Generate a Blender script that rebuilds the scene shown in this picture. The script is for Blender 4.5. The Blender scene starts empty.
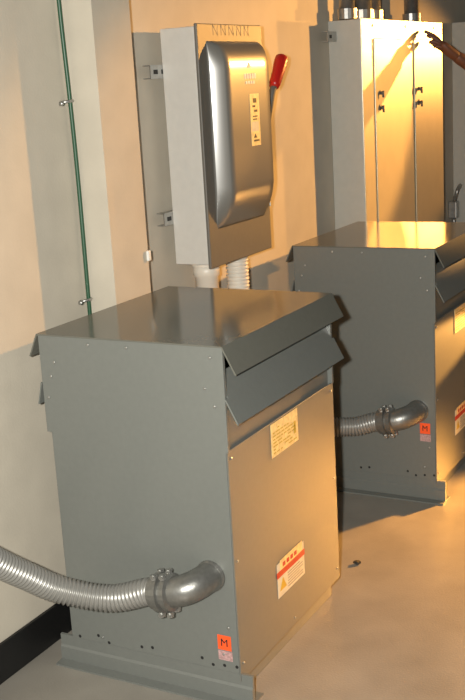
import bpy, bmesh, math, random
from mathutils import Vector, Matrix
random.seed(4)
S = bpy.context.scene
COL = S.collection
# ------------------------------------------------------------------ materials
def mat(name, col, rough=.5, metal=0., noise=0., nscale=20., bump=0., bscale=200., spec=.5, coat=0., aniso=0.):
    m = bpy.data.materials.new(name); m.use_nodes = True
    n = m.node_tree.nodes; l = m.node_tree.links; b = n['Principled BSDF']
    b.inputs['Base Color'].default_value = (*col, 1)
    b.inputs['Roughness'].default_value = rough
    b.inputs['Metallic'].default_value = metal
    b.inputs['Specular IOR Level'].default_value = spec
    b.inputs['Coat Weight'].default_value = coat; b.inputs['Coat Roughness'].default_value = .2
    b.inputs['Anisotropic'].default_value = aniso
    tc = n.new('ShaderNodeTexCoord')
    if noise:
        t = n.new('ShaderNodeTexNoise'); t.inputs['Scale'].default_value = nscale; t.inputs['Detail'].default_value = 6
        l.new(tc.outputs['Object'], t.inputs['Vector'])
        r = n.new('ShaderNodeMapRange'); r.inputs['From Min'].default_value = .3; r.inputs['From Max'].default_value = .7
        r.inputs['To Min'].default_value = 1-noise; r.inputs['To Max'].default_value = 1+noise
        l.new(t.outputs['Fac'], r.inputs['Value'])
        x = n.new('ShaderNodeVectorMath'); x.operation = 'SCALE'; x.inputs[0].default_value = col
        l.new(r.outputs['Result'], x.inputs['Scale']); l.new(x.outputs['Vector'], b.inputs['Base Color'])
    if bump:
        t = n.new('ShaderNodeTexNoise'); t.inputs['Scale'].default_value = bscale; t.inputs['Detail'].default_value = 3
        l.new(tc.outputs['Object'], t.inputs['Vector'])
        bp = n.new('ShaderNodeBump'); bp.inputs['Strength'].default_value = bump; bp.inputs['Distance'].default_value = .002
        l.new(t.outputs['Fac'], bp.inputs['Height']); l.new(bp.outputs['Normal'], b.inputs['Normal'])
    return m
M = dict(
 wall=mat('painted_wall', (.50,.455,.37), .75, noise=.05, nscale=9, bump=.25, bscale=120),
 floor=mat('concrete', (.26,.24,.205), .42, noise=.14, nscale=5, bump=.3, bscale=160),
 base=mat('black_vinyl', (.006,.006,.006), .5),
 grey=mat('grey_enamel', (.150,.158,.145), .30, noise=.03, nscale=60, bump=.05, bscale=300),
 greyfront=mat('grey_enamel_front', (.150,.150,.132), .38, noise=.03, nscale=60, bump=.05, bscale=300),
 lid=mat('grey_enamel_lid', (.125,.125,.105), .15, noise=.03, nscale=60, spec=.3),
 dark=mat('dark_interior', (.11,.11,.10), .6),
 steel=mat('galvanised_steel', (.42,.42,.40), .38, .85, noise=.15, nscale=50),
 alu=mat('cast_zinc', (.24,.24,.225), .38, .75, noise=.12, nscale=70, bump=.2, bscale=150),
 hose=mat('grey_flexible_hose', (.27,.265,.245), .36, .4),
 pvc=mat('white_conduit', (.62,.58,.50), .4),
 sw=mat('switch_grey_enamel', (.52,.51,.47), .4, noise=.03, nscale=40),
 swdoor=mat('switch_door_shaded', (.115,.108,.092), .5, 0., noise=.04, nscale=60),  # albedo lowered so the colour carries the shade on the switch door
 emboss=mat('embossed_edge', (.16,.15,.13), .5),
 dome=mat('polished_cover', (.16,.155,.138), .33, .12, coat=1.),
 mark=mat('black_ink', (.012,.012,.012), .6),
 white=mat('white_print', (.75,.74,.68), .5),
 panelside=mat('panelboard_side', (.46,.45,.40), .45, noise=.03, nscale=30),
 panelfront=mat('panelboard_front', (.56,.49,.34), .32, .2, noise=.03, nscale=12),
 red=mat('red_grip', (.42,.012,.008), .3),
 green=mat('green_insulation', (.018,.075,.035), .4),
 orange=mat('orange_sticker', (.90,.10,.02), .5),
 redlab=mat('red_print', (.50,.03,.01), .5),
 cream=mat('cream_label', (.62,.58,.45), .5, noise=.1, nscale=90),
 yellow=mat('yellow_label', (.85,.62,.27), .45, noise=.22, nscale=70),
 yellow2=mat('yellow_print', (.55,.36,.03), .5),
 pink=mat('pink_label', (.42,.26,.25), .5, noise=.3, nscale=150),
 skin=mat('skin', (.15,.06,.032), .5, noise=.06, nscale=60),
 nail=mat('fingernail', (.34,.18,.13), .3),
 shirt=mat('red_brown_cloth', (.16,.07,.05), .85, noise=.1, nscale=80),
 trousers=mat('dark_cloth', (.03,.035,.05), .85, noise=.1, nscale=80),
 debris=mat('dark_debris', (.02,.017,.012), .7),
)
# ------------------------------------------------------------------ helpers
def link(name, bm, m, parent=None, smooth=False, bevel=0, segs=2):
    bmesh.ops.recalc_face_normals(bm, faces=bm.faces)
    me = bpy.data.meshes.new(name); bm.to_mesh(me); bm.free()
    if smooth:
        for p in me.polygons: p.use_smooth = True
    me.materials.append(m)
    o = bpy.data.objects.new(name, me); COL.objects.link(o)
    if bevel:
        b = o.modifiers.new('bevel', 'BEVEL'); b.width = bevel; b.segments = segs; b.limit_method = 'ANGLE'
    if parent: o.parent = parent
    return o
def box(bm, x0, x1, y0, y1, z0, z1):
    v = [bm.verts.new((x, y, z)) for x in (x0,x1) for y in (y0,y1) for z in (z0,z1)]
    for f in ((0,1,3,2),(4,6,7,5),(0,4,5,1),(2,3,7,6),(0,2,6,4),(1,5,7,3)): bm.faces.new([v[i] for i in f])
    return v
def bx(name, m, parent, *c, bevel=0, **k):
    bm = bmesh.new(); box(bm, *c); return link(name, bm, m, parent, bevel=bevel, **k)
def extr(bm, prof, axis, a, b):
    """closed 2D profile extruded along an axis (0 = x, 1 = y, 2 = z)"""
    def P(p, t):
        return {0:(t,p[0],p[1]), 1:(p[0],t,p[1]), 2:(p[0],p[1],t)}[axis]
    A = [bm.verts.new(P(p,a)) for p in prof]; B = [bm.verts.new(P(p,b)) for p in prof]
    n = len(prof)
    bm.faces.new(A); bm.faces.new(B[::-1])
    for i in range(n): bm.faces.new((A[i],A[(i+1)%n],B[(i+1)%n],B[i]))
def sheet(bm, pts, th, axis, a, b):
    """bent metal sheet: open 2D polyline given thickness then extruded"""
    P = [Vector(p) for p in pts]; L = []; R = []
    for i, p in enumerate(P):
        d0 = (P[i]-P[i-1]).normalized() if i else (P[1]-P[0]).normalized()
        d1 = (P[i+1]-P[i]).normalized() if i < len(P)-1 else d0
        t = (d0+d1).normalized(); n = Vector((-t.y, t.x)); k = th/2/max(.35, abs(n.dot(Vector((-d0.y, d0.x)))))
        L.append(tuple(p+n*k)); R.append(tuple(p-n*k))
    extr(bm, L+R[::-1], axis, a, b)
def spline(pts, n=12):
    P = [Vector(p) for p in pts]; P = [P[0]*2-P[1]]+P+[P[-1]*2-P[-2]]; out = []
    for i in range(1, len(P)-2):
        for k in range(n):
            t = k/n; a,b,c,d = P[i-1:i+3]
            out.append(.5*((2*b)+(c-a)*t+(2*a-5*b+4*c-d)*t*t+(3*b-a-3*c+d)*t**3))
    out.append(P[-2]); return out
def resample(P, step):
    out = [P[0].copy()]; acc = 0
    for a, b in zip(P, P[1:]):
        L = (b-a).length; s = step-acc
        while s <= L:
            out.append(a+(b-a)*(s/L)); s += step
        acc = L-(s-step)
    return out
def tube(bm, P, rad, segs=16, cap=True):
    """tube along points P; rad is a number or a function of index"""
    P = [Vector(p) for p in P]; n = len(P); rings = []
    t = (P[1]-P[0]).normalized(); u = t.orthogonal().normalized()
    for i in range(n):
        t = ((P[i+1] if i < n-1 else P[i])-(P[i-1] if i else P[i])).normalized()
        u = (u-t*u.dot(t)).normalized(); w = t.cross(u)
        r = rad(i) if callable(rad) else rad
        rings.append([bm.verts.new(P[i]+(u*math.cos(a)+w*math.sin(a))*r) for a in (2*math.pi*k/segs for k in range(segs))])
    for A, B in zip(rings, rings[1:]):
        for k in range(segs): bm.faces.new((A[k],A[(k+1)%segs],B[(k+1)%segs],B[k]))
    if cap: bm.faces.new(rings[0][::-1]); bm.faces.new(rings[-1])
def ribbed(bm, pts, r, depth, pitch, segs=20):
    P = resample(spline(pts, 24), pitch/4)
    tube(bm, P, lambda i: (r, r, r-depth*.6, r-depth)[i % 4] if i % 4 else r, segs)
def disc(bm, c, axis, r, h, segs=12):
    c = Vector(c); a = Vector(axis).normalized(); tube(bm, [c, c+a*h*.7, c+a*h], lambda i: (r, r, r*.7)[i], segs)
def empty(name, loc, label=None, cat=None, group=None):
    o = bpy.data.objects.new(name, None); COL.objects.link(o); o.location = loc; o.empty_display_size = .1
    tag(o, label, cat, group); return o
def tag(o, label=None, cat=None, group=None, kind=None):
    if label: o['label'] = label
    if cat: o['category'] = cat
    if group: o['group'] = group
    if kind: o['kind'] = kind
    return o
def lettering(name, s, size, m, parent, loc, rot, ext=.0006):
    c = bpy.data.curves.new(name, 'FONT'); c.body = s; c.size = size; c.extrude = ext; 
    c.align_x = 'CENTER'; c.align_y = 'CENTER'
    t = bpy.data.objects.new(name, c); COL.objects.link(t)
    me = bpy.data.meshes.new_from_object(t.evaluated_get(bpy.context.evaluated_depsgraph_get()))
    COL.objects.unlink(t); bpy.data.objects.remove(t)
    me.materials.clear(); me.materials.append(m)
    o = bpy.data.objects.new(name, me); COL.objects.link(o); o.parent = parent; o.location = loc; o.rotation_euler = rot
    return o
# ------------------------------------------------------------------ setting
def st(name, m, *c, bevel=0):
    return tag(bx(name, m, None, *c, bevel=bevel), kind='structure')
st('floor', M['floor'], -4, 13, -6, .25, -.2, 0)
st('wall_back', M['wall'], -4, 13, 0, .2, 0, 3.4)
st('trim_1', M['wall'], 2.525, 2.72, -.106, -.0005, 0, 3.4)      # shallow pilaster on the wall
st('baseboard_back', M['base'], -4, 2.524, -.012, -.0005, 0.0005, .113, bevel=.002)
# ------------------------------------------------------------------ transformers
TX, TYB, TYF, H = .677, -.123, -.686, .974     # width along the wall, back and front faces, height
def transformer(x0, dy, label, sz=0):
    root = empty('transformer', (x0, TYF+dy, 0), label, 'transformer', 'floor standing dry type transformers')
    yb, yf = TYB-TYF, 0.       # local: x 0..TX, y 0 (front) .. yb (back)
    g = M['grey']; q = .014
    def side(xa, xb):
        bm = bmesh.new()
        prof = [(yf+.007,.085),(yf+.007,.70),(yf,.70),(yf,.972),(yb,.972),(yb,.70),(yb-.015,.70),(yb-.015,.085)]
        extr(bm, prof, 0, xa, xb); return bm
    sp = link('side_panel', side(0, .012), g, root, bevel=.0015)
    link('side_panel', side(TX-.012, TX), g, root, bevel=.0015)
    # lid: flat top with a sloping drip flap at front and back
    bm = bmesh.new()
    sheet(bm, [(yf-.036,.906),(yf-.001,.974),(yb+.001,.974),(yb+.030,.912)], .004, 0, -.004, TX+.004)
    link('lid', bm, M['lid'], root)
    # lower louvre flaps, front and back
    for s, (ya, yo) in enumerate([(yf, -1), (yb, 1)]):
        bm = bmesh.new(); w = .034 if s == 0 else .018
        sheet(bm, [(ya+yo*.002,.840),(ya+yo*w,.778)], .004, 0, -.002, TX+.002); sheet(bm, [(ya-yo*.03,.90),(ya+yo*.0025,.839)], .003, 0, .0125, TX-.0125)
        link('louvre', bm, g, root)
    # front and back cover panels, recessed dark plate behind the ventilation slots
    bm = bmesh.new(); box(bm, .0005, TX-.0005, yf+.003, yf+.0065, .062, .703)
    fp = link('front_panel', bm, M['greyfront'], root, bevel=.002)
    bx('back_panel', g, root, .013, TX-.013, yb-.03, yb-.0155, .10, .703)
    bx('upper_plate', M['greyfront'], root, .013, TX-.013, yf+.014, yf+.018, .66, .85)
    bx('baffle', M['dark'], root, .013, TX-.013, yb-.11, yb-.10, .60, .965)
    bx('bottom_pan', g, root, .013, TX-.013, .05, yb-.04, .085, .10)
    # base: two steel skids running front to back and two cross rails
    for xs, o in ((0, -1), (TX, 1)):
        bm = bmesh.new()
        xi = xs
        prof = [(xi+o*.03,0),(xi+o*.03,.005),(xi+o*.001,.008),(xi+o*.001,.046),(xi-o*.004,.052),(xi-o*.004,.084),(xi-o*.012,.084),(xi-o*.012,.005),(xi-o*.06,.005),(xi-o*.06,0)]
        extr(bm, prof, 1, -.030 if xs == 0 else .08, yb+.03)
        link('skid', bm, g, root)
    for yy in (.028, yb-.07):
        bx('cross_rail', g, root, .0125, TX-.0125, yy, yy+.04, .0, .0845, bevel=.002)
    # screws and bolt holes on the visible side
    for y, z in ((.035,.945),(.055,.865),(.03,.82),(.28,.955),(.40,.955),(.515,.90),(.545,.80),(.53,.86),(.03,.215),(.05,.135),(.44,.105)):
        bm = bmesh.new(); disc(bm, (0, y, z), (-1,0,0), .0036, .003, 10); link('screw', bm, M['steel'], root, True)
    for y in (.013,.05,.085,.118,.275,.31,.42,.455,.52):
        bm = bmesh.new(); disc(bm, (.0005, y, .092+.01*((y*100)%2)), (-1,0,0), .0048, .001, 10); link('bolt_hole', bm, M['mark'], root)
    for x, z in ((.02,.68),(.02,.40),(.02,.11),(TX-.02,.68),(TX-.02,.40),(TX-.02,.10),(.34,.085)):
        bm = bmesh.new(); disc(bm, (x, yf+.0032, z), (0,-1,0), .0036, .003, 10); link('screw', bm, M['steel'], root, True)
    # nameplate
    y = yf+.0028
    npt = bx('nameplate', M['yellow'], root, .245, .415, y-.0012, y, .603, .698)
    npt['label'] = 'yellowish rectangular data label'
    bm = bmesh.new()
    for r in range(8):
        x = .255
        while x < .385:
            w = random.uniform(.01,.03)
            if random.random() < .75: box(bm, x, min(x+w,.405), y-.0018, y-.0012, .612+r*.0095, .6155+r*.0095)
            x += w+.006
    box(bm, .388, .400, y-.0018, y-.0012, .63, .665)
    link('print', bm, M['yellow2'], npt)
    # warning label
    wl = bx('warning_label', M['cream'], root, .240, .418, y-.0012, y, .190, .292); wl['label'] = 'white warning label with a red band'
    bx('band', M['redlab'], wl, .236, .420, y-.0020, y-.0012, .250, .268)
    bx('header', M['yellow'], wl, .258, .405, y-.0018, y-.0012, .268, .298)
    bm = bmesh.new()
    for x in (.275,.30,.325,.35): box(bm, x, x+.016, y-.0026, y-.0018, .274, .286)
    link('header_print', bm, M['redlab'], wl)
    bm = bmesh.new(); extr(bm, [(.252,.208),(.294,.208),(.273,.243)], 1, y-.0020, y-.0012); link('triangle', bm, M['yellow2'], wl)
    bm = bmesh.new()
    for r in range(6): box(bm, .305, .405-.02*(r%3==2), y-.0018, y-.0012, .199+r*.0082, .2015+r*.0082)
    link('print', bm, M['alu'], wl)
    # orange square sticker with the letter M
    sk = bx('sticker', M['orange'], root, -.0012, -.0001, .026, .066, .148+sz, .190+sz); sk['label'] = 'orange square sticker'
    lettering('letter', 'M', .030, M['mark'], sk, (-.0016, .046, .1685+sz), (math.pi/2, 0, -math.pi/2))
    bx('small_label', M['pink'], root, -.0010, -.0001, .024, .066, .118+sz, .145+sz)
    return root
T1 = transformer(2.12, 0, 'large grey transformer cabinet nearest the camera, hose entering its left side')
T2 = transformer(3.648, -.045, 'farther grey transformer cabinet standing below the panelboard, beyond the near one', .12)
# ------------------------------------------------------------------ flexible conduits with elbow connectors
def conduit(origin, path, label, where):
    """origin: point where the elbow enters the cabinet side; path: hose points after the coupling (world)"""
    root = empty('flexible_conduit', origin, label, 'conduit', where)
    O = Vector(origin)
    # elbow: from the side outward (-x) turning to +y (towards the wall), slightly down
    cy, cz = O.y, O.z
    pts = [(-.0003,-.012,.006),(-.026,-.008,.005),(-.056,.004,.001),(-.076,.026,-.006),(-.085,.056,-.013),(-.086,.080,-.018)]
    bm = bmesh.new(); P = spline(pts, 8)
    tube(bm, P, .0400, 24)
    link('elbow', bm, M['alu'], root, True)
    bm = bmesh.new(); tube(bm, [(0,-.012,.006),(-.006,-.012,.006),(-.011,-.012,.006)], lambda i: (.043,.043,.040)[i], 24)
    link('locknut', bm, M['alu'], root)
    d = Vector((-.01,.975,-.16)).normalized(); A = Vector((-.0855,.050,-.0125)); 
    def along(t): return A+d*t
    bm = bmesh.new()
    prof = [(0,.040),(.004,.050),(.016,.050),(.018,.044),(.026,.044),(.028,.053),(.044,.053),(.046,.045),(.060,.045)]
    tube(bm, [along(t) for t, r in prof], lambda i: prof[i][1], 24)
    cp = link('coupling', bm, M['alu'], root)
    u = d.orthogonal().normalized(); w = d.cross(u)
    ups = Vector((0,.2,.97)); ups = (ups-d*ups.dot(d)).normalized(); side_ = d.cross(ups)
    for s in (1,-1):
        for e in (.010,.036):
            for f in (.012,-.022):
                c = along(e)+ups*s*.052+side_*f
                bm = bmesh.new(); tube(bm, [c-side_*.010, c+side_*.010], .0058, 8); tube(bm, [c-ups*s*.008, c+ups*s*.006], .0085, 6)
                link('clamp_screw', bm, M['steel'], cp)
    bm = bmesh.new()
    H0 = along(.056)
    pp = [H0, H0+d*.03]+[Vector(p)-O for p in path]
    ribbed(bm, pp, .0370, .0075, .0120, 22)
    link('hose', bm, M['hose'], root, True)
    return root
conduit((2.12,-.600,.350), [(2.018,-.395,.302),(2.0,-.34,.300),(1.97,-.282,.316),(1.93,-.236,.345),(1.88,-.207,.391),(1.82,-.187,.443),(1.72,-.165,.535),(1.55,-.12,.70),(1.47,-.08,.95),(1.46,-.06,1.8),(1.46,-.06,3.3)],
        'thick ribbed grey hose curving in from the left frame edge to the near cabinet', 'ribbed hoses feeding the transformers')
conduit((3.648,-.645,.350), [(3.55,-.45,.305),(3.53,-.388,.302),(3.49,-.30,.30),(3.42,-.26,.30),(3.25,-.27,.29),(3.05,-.27,.22),(2.96,-.26,.12),(2.94,-.26,.006)],
        'ribbed hose seen between the two cabinets, entering the side of the farther one', 'ribbed hoses feeding the transformers')
# ------------------------------------------------------------------ disconnect switch
dx0, dx1, dzb, dzt = 2.99, 3.437, 1.012, 1.782
sw = empty('disconnect_switch', (dx0, -.04, dzb), 'wall mounted grey safety switch box with bulging cover and red side handle', 'switch box')
W, HH = dx1-dx0, dzt-dzb      # local: x 0..W, y 0 (back) .. -.14 (front), z 0..HH
bm = bmesh.new(); box(bm, 0, W, -.128, 0, 0, HH-.004); bs = link('enclosure', bm, M['sw'], sw, bevel=.003)
bm = bmesh.new()
box(bm, -.006, W+.006, -.140, -.1285, -.012, HH+.004)
link('door', bm, M['swdoor'], sw, bevel=.003)
# bulging cover: profile in xz as a rounded rectangle lofted towards the room
def dome():
    bm = bmesh.new()
    x0, x1, z0, z1, D = .048, W-.044, .112, .720, .052
    xs = [x0+.034*(k/8) for k in range(9)]+[x0+.034+(x1-.012-x0-.034)*k/10 for k in range(1, 11)]+[x1-.012+.012*k/5 for k in range(1, 6)]
    zs = [z0+.14*(k/14) for k in range(15)]+[z0+.14+(z1-.095-z0-.14)*k/8 for k in range(1, 9)]+[z1-.095+.095*math.sin(math.pi/2*k/14) for k in range(1, 15)]
    def g(x):
        a = min(1, (x-x0)/.034); c = min(1, (x1-x)/.012)
        return min((.82*a+.18*math.sin(a*math.pi/2))**.9, math.sqrt(max(0, 1-(1-c)**2)))
    def h(z):
        a = min(1, (z-z0)/.14); c = min(1, max(0, (z1-z)/.095))
        return min(math.sin(a*math.pi/2)**.85 if a > 0 else 0, math.sqrt(max(0, 1-(1-c)**2)))
    G = [[bm.verts.new((x, -.139-D*min(g(x), 1)*h(z), z)) for z in zs] for x in xs]
    for i in range(len(xs)-1):
        for j in range(len(zs)-1): bm.faces.new((G[i][j], G[i+1][j], G[i+1][j+1], G[i][j+1]))
    rim = [G[i][0] for i in range(len(xs))]+[G[-1][j] for j in range(1, len(zs))]+[G[i][-1] for i in range(len(xs)-2, -1, -1)]+[G[0][j] for j in range(len(zs)-2, 0, -1)]
    bm.faces.new(rim)
    return bm
dm = link('cover', dome(), M['dome'], sw, True)
dm['label'] = 'shiny bulging cover'
# embossed zigzag strip along the top of the door
bm = bmesh.new()
for k in range(5):
    x = .10+k*.055
    for a, b in (((x,.738),(x,.770)), ((x,.770),(x+.030,.738)), ((x+.030,.738),(x+.030,.770))):
        A = Vector((a[0],-.1395,a[1])); B = Vector((b[0],-.1395,b[1])); tube(bm, [A,B], .0014, 6)
link('embossing', bm, M['emboss'], sw, True)
# labels on the cover
yc = -.1915
lb = bx('label', M['yellow'], sw, .235, .302, yc-.001, yc+.0002, .372, .545); lb['label'] = 'narrow orange label with black symbols'
bm = bmesh.new()
box(bm, .256,.282, yc-.0016, yc-.001, .515,.530); box(bm, .250,.272, yc-.0016, yc-.001, .500,.507); box(bm, .262,.286, yc-.0016, yc-.001, .484,.492)
box(bm, .250,.285, yc-.0016, yc-.001, .468,.472); box(bm, .250,.280, yc-.0016, yc-.001, .458,.462); box(bm, .250,.290, yc-.0016, yc-.001, .386,.392); extr(bm, [(.250,.398),(.275,.398),(.262,.413)], 1, yc-.0016, yc-.001)
link('print', bm, M['mark'], lb)
bx('white_block', M['cream'], lb, .240, .290, yc-.0015, yc-.001, .420, .452)
bm = bmesh.new(); extr(bm, [(.228,.628),(.260,.628),(.244,.650)], 1, yc-.0008, yc+.0002); link('emblem', bm, M['white'], sw)
bm = bmesh.new()
for k in range(5): box(bm, .205+k*.018, .218+k*.018, yc-.0008, yc+.0002, .595, .612)
for k in range(4): box(bm, .212+k*.018, .224+k*.018, yc-.0008, yc+.0002, .578, .588)
link('white_print', bm, M['white'], sw)
# operating handle on the right side
bm = bmesh.new(); box(bm, W+.0005, W+.022, -.115, -.055, .36, .56); link('handle_base', bm, M['sw'], sw, bevel=.008)
bm = bmesh.new(); P = spline([(W+.022,-.10,.37),(W+.050,-.118,.42),(W+.062,-.130,.49),(W+.074,-.136,.54),(W+.100,-.139,.572)], 6)
tube(bm, P, .012, 10); hd = link('handle', bm, M['swdoor'], sw, True)
bm = bmesh.new(); P = [Vector((W+.090,-.138,.560)), Vector((W+.097,-.138,.572)), Vector((W+.125,-.139,.608)), Vector((W+.150,-.140,.645)), Vector((W+.162,-.140,.664)), Vector((W+.166,-.140,.670))]
tube(bm, P, lambda i: (.017,.021,.022,.025,.023,.014)[i], 14); link('grip', bm, M['red'], hd, True)['label'] = 'red plastic grip'
# latches on the right edge of the door
for z in (.14,.60):
    bm = bmesh.new(); box(bm, W+.0065, W+.012, -.142, -.122, z, z+.035); link('latch', bm, M['steel'], sw, bevel=.002)
# struts behind the box
def strut(x0, x1, zc, label, w=.04):
    bm = bmesh.new()
    sheet(bm, [(-.012,zc-w/2),(-.0395,zc-w/2),(-.0395,zc+w/2),(-.012,zc+w/2)][::1], .003, 0, x0, x1)
    o = link('mounting_strut', bm, M['steel'], None); o.data.name = 'strut'
    tag(o, label, 'strut')
    x = x0+.018
    while x < x1-.03:
        bx('slot', M['mark'], o, x, x+.026, -.0414, -.0410, zc-.007, zc+.007); x += .048
    return o
strut(2.915, 3.50, 1.645, 'upper slotted steel strut holding the safety switch box to the wall')
strut(2.935, 3.50, 1.170, 'lower slotted steel strut holding the safety switch box to the wall')
strut(4.36, 4.455, 1.765, 'short dark strut end sticking out left of the tall panelboard top')
# white pipe under the switch
bm = bmesh.new()
tube(bm, [(3.088,-.1,.0005),(3.088,-.1,.955),(3.088,-.1,.960),(3.088,-.1,1.0)], lambda i: (.040,.040,.046,.046)[i], 24)
pc = empty('conduit_pipe', (3.088,-.1,0), 'smooth cream pipe dropping from the left bottom of the safety switch box', 'conduit')
link('pipe', bm, M['pvc'], pc, True); 
for c in pc.children:
    c.location = (-3.088,.1,0)
bm = bmesh.new(); ribbed(bm, [(0,0,.0405),(0,0,.4),(0,0,.7),(0,0,1.0065)], .042, .0055, .0135, 24)
rc = empty('ribbed_pipe', (3.315,-.1,0), 'ribbed white flexible pipe dropping from the right bottom of the safety switch box', 'conduit')
link('hose', bm, M['pvc'], rc, True)
bm = bmesh.new(); tube(bm, [(0,0,.0),(0,0,.045)], .05, 24); link('floor_collar', bm, M['pvc'], rc)
bm = bmesh.new(); tube(bm, [(0.,0,.995),(0,0,1.0),(0,0,1.0115)], lambda i: (.050,.050,.050)[i], 24); link('locknut', bm, M['pvc'], pc)
# ------------------------------------------------------------------ panelboards
def panel(x0, x1, zb, zt, d, label, doors, lid=True):
    root = empty('panelboard', (x0, 0, zb), label, 'electrical panel', 'tall wall mounted panelboards')
    w, h = x1-x0, zt-zb
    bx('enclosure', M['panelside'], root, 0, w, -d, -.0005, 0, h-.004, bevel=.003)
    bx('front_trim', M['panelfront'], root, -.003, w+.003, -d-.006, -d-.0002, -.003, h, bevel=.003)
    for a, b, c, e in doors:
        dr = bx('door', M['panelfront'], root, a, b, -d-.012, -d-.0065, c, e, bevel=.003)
        for zz, r in ((.30,.012),(.235,.008)):
            z = e-zz
            bm = bmesh.new(); disc(bm, (a+.055, -d-.0125, z), (0,-1,0), r*1.2, .004, 16); pl = link('latch_plate', bm, M['swdoor'], dr)
            bm = bmesh.new(); tube(bm, [(a+.055,-d-.016,z),(a+.055,-d-.030,z-.006)], .007, 12); tube(bm, [(a+.055,-d-.028,z+.008),(a+.055,-d-.028,z-.022)], .005, 10); link('latch', bm, M['swdoor'], dr, True)
    for k in range(3):
        bm = bmesh.new(); disc(bm, (w*(.12+.38*k), -d-.0065, h-.03), (0,-1,0), .006, .003, 10); link('screw', bm, M['steel'], root)
    return root
panel(4.46, 5.597, .25, 1.836, .15, 'tall metal panelboard with two narrow doors above the farther transformer', [(.135,.50,.04,1.50),(.675,1.04,.04,1.50)])
panel(6.28, 7.2, .55, 1.862, .15, 'second panelboard at the right frame edge, only its pale side showing', [(.135,.85,.04,1.25)])
def riser(x, r, label, group=None, n=2.6):
    o = empty('conduit_pipe', (x,-.075,1.84), label, 'conduit', group)
    bm = bmesh.new(); tube(bm, [(0,0,-.0035),(0,0,n-1.84+.8)], r, 18); link('pipe', bm, M['steel'], o, True)
    bm = bmesh.new(); tube(bm, [(0,0,-.003),(0,0,.035),(0,0,.04)], lambda i: r*1.25, 18); link('connector', bm, M['steel'], o)
riser(4.505, .034, 'leftmost metal riser pipe on top of the panelboard', 'riser pipes above the panelboard')
riser(4.685, .042, 'thicker metal riser pipe on the panelboard, left of a close twin', 'riser pipes above the panelboard')
riser(4.80, .042, 'thicker metal riser pipe on the panelboard, right of a close twin', 'riser pipes above the panelboard')
riser(5.355, .036, 'lone metal riser pipe on the right half of the panelboard top', 'riser pipes above the panelboard')
# small fitting and conduit beside the far panel
fb = empty('conduit_fitting', (6.20,-.002,.70), 'small pale conduit fitting low on the wall beside the second panelboard', 'fitting')
bm = bmesh.new(); box(bm, -.03, .03, -.05, 0, .04, .14); link('body', bm, M['steel'], fb, bevel=.006)
bm = bmesh.new(); tube(bm, spline([(0,-.025,.04),(0,-.025,-.1),(0,-.025,-.698)],6), .013, 12); link('pipe', bm, M['steel'], fb, True)
bm = bmesh.new(); tube(bm, spline([(.0,-.03,.14),(-.01,-.05,.20),(.035,-.055,.23)],6), .012, 12); link('elbow', bm, M['steel'], fb, True)
# ------------------------------------------------------------------ green ground wire in the pilaster corner, with clips
gw = empty('ground_wire', (2.505,-.02,.08), 'green insulated wire running down the corner beside the white pilaster', 'wire')
bm = bmesh.new()
P = spline([(2.493,-.014,3.39),(2.497,-.014,2.2),(2.499,-.014,1.84),(2.506,-.016,1.59),(2.514,-.014,1.34),(2.510,-.016,.98),(2.512,-.014,.6),(2.508,-.020,.12)], 12)
o_ = Vector((2.505,-.02,.08)); tube(bm, [p-o_ for p in P], .0062, 10); link('insulation', bm, M['green'], gw, True)
for z, x in ((1.571,2.503),(.985,2.508)):
    bm = bmesh.new()
    tube(bm, [Vector((x-.020,-.0008,z))-o_, Vector((x-.018,-.012,z))-o_, Vector((x+.000,-.025,z+.002))-o_, Vector((x+.013,-.018,z+.002))-o_], .0045, 8)
    tube(bm, [Vector((x-.024,-.0008,z-.004))-o_, Vector((x-.024,-.012,z-.004))-o_], .007, 8)
    link('clip', bm, M['steel'], gw, True)
cc = bx('cable_clip', M['white'], None, 2.706, 2.724, -.116, -.1062, 1.072, 1.105, bevel=.004)
tag(cc, 'tiny white clip on the right edge of the pilaster', 'clip')
# crumb of dirt on the floor
bm = bmesh.new(); bmesh.ops.create_icosphere(bm, subdivisions=2, radius=.013)
for v in bm.verts: v.co *= random.uniform(.7,1.2); v.co.z *= .45
o = link('debris', bm, M['debris'], None); o.location = (3.026,-.648,.0055); tag(o, 'small dark crumb lying on the orange lit floor right of the near transformer', 'debris')
# ------------------------------------------------------------------ reaching arm with hand
def skin(name, chains, m, parent=None, sub=2, root=0):
    """chains: list of [(point, radius)...]; first point of later chains may be an index to attach to"""
    verts, edges, rad = [], [], []
    for ch in chains:
        prev = None
        for c in ch:
            if isinstance(c, int): prev = c; continue
            verts.append(c[0]); rad.append(c[1]); i = len(verts)-1
            if prev is not None: edges.append((prev, i))
            prev = i
    me = bpy.data.meshes.new(name); me.from_pydata([tuple(v) for v in verts], edges, [])
    o = bpy.data.objects.new(name, me); COL.objects.link(o)
    sm = o.modifiers.new('skin', 'SKIN'); sm.use_smooth_shade = True; sm.branch_smoothing = .6
    for i, sv in enumerate(me.skin_vertices[0].data):
        r = rad[i]; sv.radius = (r if isinstance(r, tuple) else (r, r)); sv.use_root = (i == root)
    s = o.modifiers.new('subsurf', 'SUBSURF'); s.levels = s.render_levels = sub
    me2 = bpy.data.meshes.new_from_object(o.evaluated_get(bpy.context.evaluated_depsgraph_get()))
    COL.objects.unlink(o); bpy.data.objects.remove(o)
    me2.materials.clear(); me2.materials.append(m)
    for p in me2.polygons: p.use_smooth = True
    o = bpy.data.objects.new(name, me2); COL.objects.link(o)
    if parent: o.parent = parent
    return o
def merge(name, obs, m, parent):
    bm = bmesh.new()
    for o in obs: bm.from_mesh(o.data)
    for o in obs: COL.objects.unlink(o); bpy.data.objects.remove(o)
    me = bpy.data.meshes.new(name); bm.to_mesh(me); bm.free()
    for p in me.polygons: p.use_smooth = True
    me.materials.append(m); o = bpy.data.objects.new(name, me); COL.objects.link(o); o.parent = parent; return o
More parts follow.
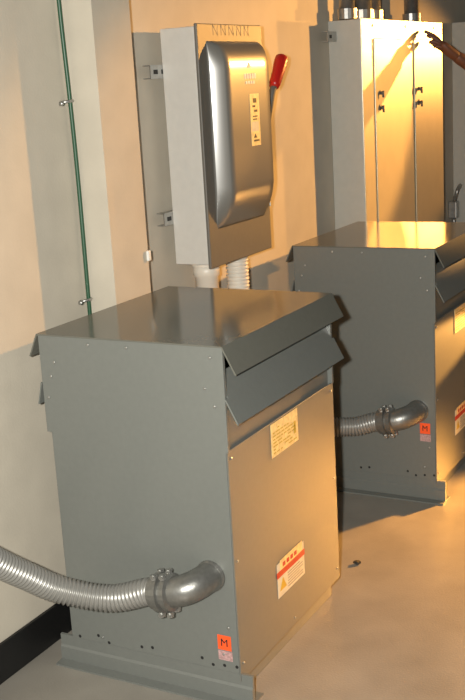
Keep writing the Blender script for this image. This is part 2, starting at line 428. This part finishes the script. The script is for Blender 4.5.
PX, PY = 6.04, -.90
def person():
    root = empty('person', (PX, PY, 0), 'person at the right frame edge reaching a bare arm out to touch the panelboard', 'person')
    V = lambda x, y, z: Vector((x-PX, y-PY, z))
    sL, sR = V(5.84,-.80,1.43), V(6.22,-.96,1.43)
    elbow, wrist = V(5.55,-.54,1.47), V(5.318,-.300,1.668)
    # body: pelvis 0
    fwd = Vector((-.38,.92,0)).normalized(); rt = Vector((.92,.38,0))*-1      # rt = towards the person's left
    rt = (sL-sR).normalized(); fwd = Vector((-rt.y*-1, rt.x*-1, 0)).normalized()
    if fwd.y < 0: fwd = -fwd
    c = V(PX, PY, 0)
    P = lambda l, f, z: c+rt*l+fwd*f+Vector((0,0,z))
    ch = [
     [(P(0,0,.93), (.155,.11)), (P(0,0,1.08),(.135,.10)), (P(0,.0,1.24),(.150,.115)), (P(0,-.01,1.38),(.145,.105)), (P(0,.0,1.475),(.058,.058)), (P(0,.02,1.545),(.052,.055)), (P(0,.035,1.60),(.068,.078)), (P(0,.035,1.67),(.075,.092)), (P(0,.025,1.735),(.055,.065))],
     [3, (sL,(.058,.056)), (sL.lerp(elbow,.5),(.047,.047)), (elbow,(.044,.044)), (elbow.lerp(wrist,.35),(.047,.045)), (elbow.lerp(wrist,.75),(.039,.036)), (wrist,(.033,.028))],
     [3, (sR,(.058,.056)), (P(-.235,.02,1.16),(.046,.046)), (P(-.25,.08,.93),(.035,.033)), (P(-.25,.10,.84),(.026,.024)), (P(-.25,.11,.77),(.034,.022))],
     [0, (P(.095,0,.84),(.092,.095)), (P(.10,.0,.50),(.058,.062)), (P(.10,-.015,.34),(.054,.056)), (P(.10,-.01,.09),(.036,.038)), (P(.10,.12,.035),(.036,.028))],
     [0, (P(-.095,0,.84),(.092,.095)), (P(-.11,.03,.50),(.058,.062)), (P(-.11,.015,.34),(.054,.056)), (P(-.11,.01,.09),(.036,.038)), (P(-.11,.14,.035),(.036,.028))],
    ]
    body = skin('b', ch, M['skin'])
    parts = [body]
    # pointing hand: palm then five fingers, each its own chain rooted in the palm
    pc = V(5.293,-.262,1.705); ik = V(5.283,-.232,1.738)
    palm = skin('p', [[(wrist.lerp(elbow,.10),(.033,.028)), (wrist,(.034,.026)), (pc,(.044,.026)), (V(5.284,-.240,1.727),(.042,.020))]], M['skin'])
    parts.append(palm)
    tip = V(5.262,-.170,1.789)
    def fing(pts, r): parts.append(skin('f', [[(p, r*(1-.10*i)) for i, p in enumerate(pts)]], M['skin'], sub=2))
    fing([V(5.289,-.246,1.728), V(5.286,-.232,1.747), V(5.277,-.206,1.769), V(5.270,-.186,1.780), tip], .0130)
    fing([V(5.287,-.252,1.722), V(5.279,-.234,1.740), V(5.268,-.210,1.758), V(5.262,-.192,1.762), V(5.262,-.182,1.768)], .0125)
    fing([V(5.285,-.260,1.712), V(5.270,-.243,1.724), V(5.256,-.222,1.736), V(5.252,-.207,1.735), V(5.256,-.197,1.728)], .0120)
    fing([V(5.285,-.268,1.700), V(5.268,-.256,1.706), V(5.258,-.240,1.714), V(5.256,-.228,1.712), V(5.260,-.219,1.706)], .0105)
    fing([V(5.310,-.280,1.690), V(5.312,-.250,1.694), V(5.302,-.222,1.712), V(5.288,-.200,1.730), V(5.282,-.188,1.741)], .0135)
    # hanging hand
    w = P(-.25,.11,.80)
    for k, (l, f, n) in enumerate(((-.0,.035,.085),(-.0,.015,.095),(0,-.005,.09),(0,-.025,.07))):
        a = w+fwd*f*.9+Vector((0,0,-.03)); parts.append(skin('f', [[(a,.0095),(a+Vector((0,0,-n*.5)),.0088),(a+Vector((0,0,-n))+rt*.012,.0075),(a+Vector((0,0,-n-.015))+rt*.02,.0068)]], M['skin'], sub=1))
    a = w+fwd*.03; parts.append(skin('f', [[(a,.011),(a+fwd*.03+Vector((0,0,-.03)),.0105),(a+fwd*.035+Vector((0,0,-.065)),.009)]], M['skin'], sub=1))
    # nose and ears
    hc = P(0,.035,1.65)
    parts.append(skin('n', [[(hc+fwd*.075+Vector((0,0,.03)),.008),(hc+fwd*.100+Vector((0,0,-.005)),.013),(hc+fwd*.08+Vector((0,0,-.018)),.010)]], M['skin'], sub=1))
    for s in (1,-1): parts.append(skin('e', [[(hc+rt*s*.070+Vector((0,0,.025)),(.006,.014)),(hc+rt*s*.078+Vector((0,0,0)),(.007,.014)),(hc+rt*s*.072+Vector((0,0,-.025)),(.006,.008))]], M['skin'], sub=1))
    merge('body', parts, M['skin'], root)
    for s in (1,-1):
        bm = bmesh.new(); bmesh.ops.create_uvsphere(bm, u_segments=12, v_segments=8, radius=.0125, matrix=Matrix.Translation(hc+fwd*.072+rt*s*.031+Vector((0,0,.022)))); link('eye', bm, M['white'], root, True)
    link_m = skin('mouth', [[(hc+fwd*.081+rt*.022+Vector((0,0,-.045)),.005),(hc+fwd*.088+Vector((0,0,-.046)),.007),(hc+fwd*.081-rt*.022+Vector((0,0,-.045)),.005)]], M['redlab'], root, 1)
    # clothing
    sh = skin('shirt', [[(P(0,0,.90),(.172,.128)),(P(0,0,1.08),(.155,.12)),(P(0,0,1.24),(.166,.13)),(P(0,-.01,1.38),(.158,.118)),(P(0,0,1.45),(.080,.075))],
        [3,(sL,(.070,.068)),(sL.lerp(elbow,.55),(.062,.062))],[3,(sR,(.070,.068)),(P(-.233,.02,1.20),(.062,.062))]], M['shirt'], root)
    skin('trousers', [[(P(0,0,.93),(.165,.12)),(P(.097,0,.83),(.104,.106)),(P(.10,0,.50),(.078,.080)),(P(.10,-.01,.09),(.066,.070))],[0,(P(-.097,0,.83),(.104,.106)),(P(-.11,.03,.50),(.078,.080)),(P(-.11,.01,.09),(.066,.070))]], M['trousers'], root)
    for l, f in ((.10,0),(-.11,.02)):
        bm = bmesh.new()
        o = skin('shoe', [[(P(l,f-.06,.047),(.042,.045)),(P(l,f+.05,.045),(.045,.043)),(P(l,f+.16,.038),(.046,.036)),(P(l,f+.20,.034),(.034,.028))]], M['base'], root)
        bm.free()
    skin('hair', [[(P(0,-.045,1.60),(.050,.045)),(P(0,-.035,1.68),(.075,.066)),(P(0,.005,1.745),(.066,.075)),(P(0,.055,1.745),(.045,.035))]], M['mark'], root)
    return root
person()
# ------------------------------------------------------------------ lights
def area(name, loc, tgt, size, energy, col, shape='DISK', spread=180, sy=None):
    l = bpy.data.lights.new(name, 'AREA'); l.shape = shape; l.size = size; l.energy = energy; l.color = col; l.spread = math.radians(spread)
    if sy: l.size_y = sy
    o = bpy.data.objects.new(name, l); COL.objects.link(o); o.location = loc
    o.rotation_euler = (Vector(tgt)-Vector(loc)).to_track_quat('-Z', 'Y').to_euler(); return o
def spot(name, loc, tgt, angle, blend, rad, energy, col):
    l = bpy.data.lights.new(name, 'SPOT'); l.spot_size = math.radians(angle); l.spot_blend = blend; l.shadow_soft_size = rad; l.energy = energy; l.color = col
    o = bpy.data.objects.new(name, l); COL.objects.link(o); o.location = loc
    o.rotation_euler = (Vector(tgt)-Vector(loc)).to_track_quat('-Z', 'Y').to_euler(); return o
CAM = Vector((-.1429,-1.9581,1.6)); Rv = Vector((.46818,-.88178,-.05718)); Uv = Vector((.23616,.06251,.96970)); Fv = Vector((.85149,.46750,-.23751))
fl = CAM-Rv*.11+Uv*.03
area('camera_flash', fl, fl+Fv, .05, 130, (1,.97,.90))
WARM = (1,.47,.11)
spot('warm_work_lamp', (7.6,-2.6,2.25), (4.05,-.15,1.40), 21.5, .3, .05, 1300, WARM)
spot('added_floor_fill', (4.95,-1.48,.66), (3.6,-1.22,-.03), 50, .55, .04, 860, (1,.44,.085))  # added unseen spot that brings warm light onto the floor
spot('added_front_fill', (5.5,-.88,.62), (2.65,-.69,.535), 8.4, .6, .01, 2000, (1,.46,.10))  # added narrow spot; its cone edge shapes the lit band on the near front
spot('warm_far_lamp', (11.2,-2.2,2.0), (5.3,-.15,1.42), 12.5, .4, .05, 1650, (1,.45,.10))
w = bpy.data.worlds.new('world'); S.world = w; w.use_nodes = True
w.node_tree.nodes['Background'].inputs[0].default_value = (.55,.52,.46,1); w.node_tree.nodes['Background'].inputs[1].default_value = .10
# ------------------------------------------------------------------ camera
c = bpy.data.cameras.new('camera'); co = bpy.data.objects.new('camera', c); COL.objects.link(co)
c.sensor_fit = 'VERTICAL'; c.sensor_height = 36; c.lens = 1094.916/700*36; c.clip_start = .02
co.matrix_world = Matrix(((Rv.x,Uv.x,-Fv.x,CAM.x),(Rv.y,Uv.y,-Fv.y,CAM.y),(Rv.z,Uv.z,-Fv.z,CAM.z),(0,0,0,1)))
S.camera = co
S.view_settings.view_transform = 'Standard'; S.view_settings.look = 'None'; S.view_settings.gamma = 1; S.view_settings.exposure = 0
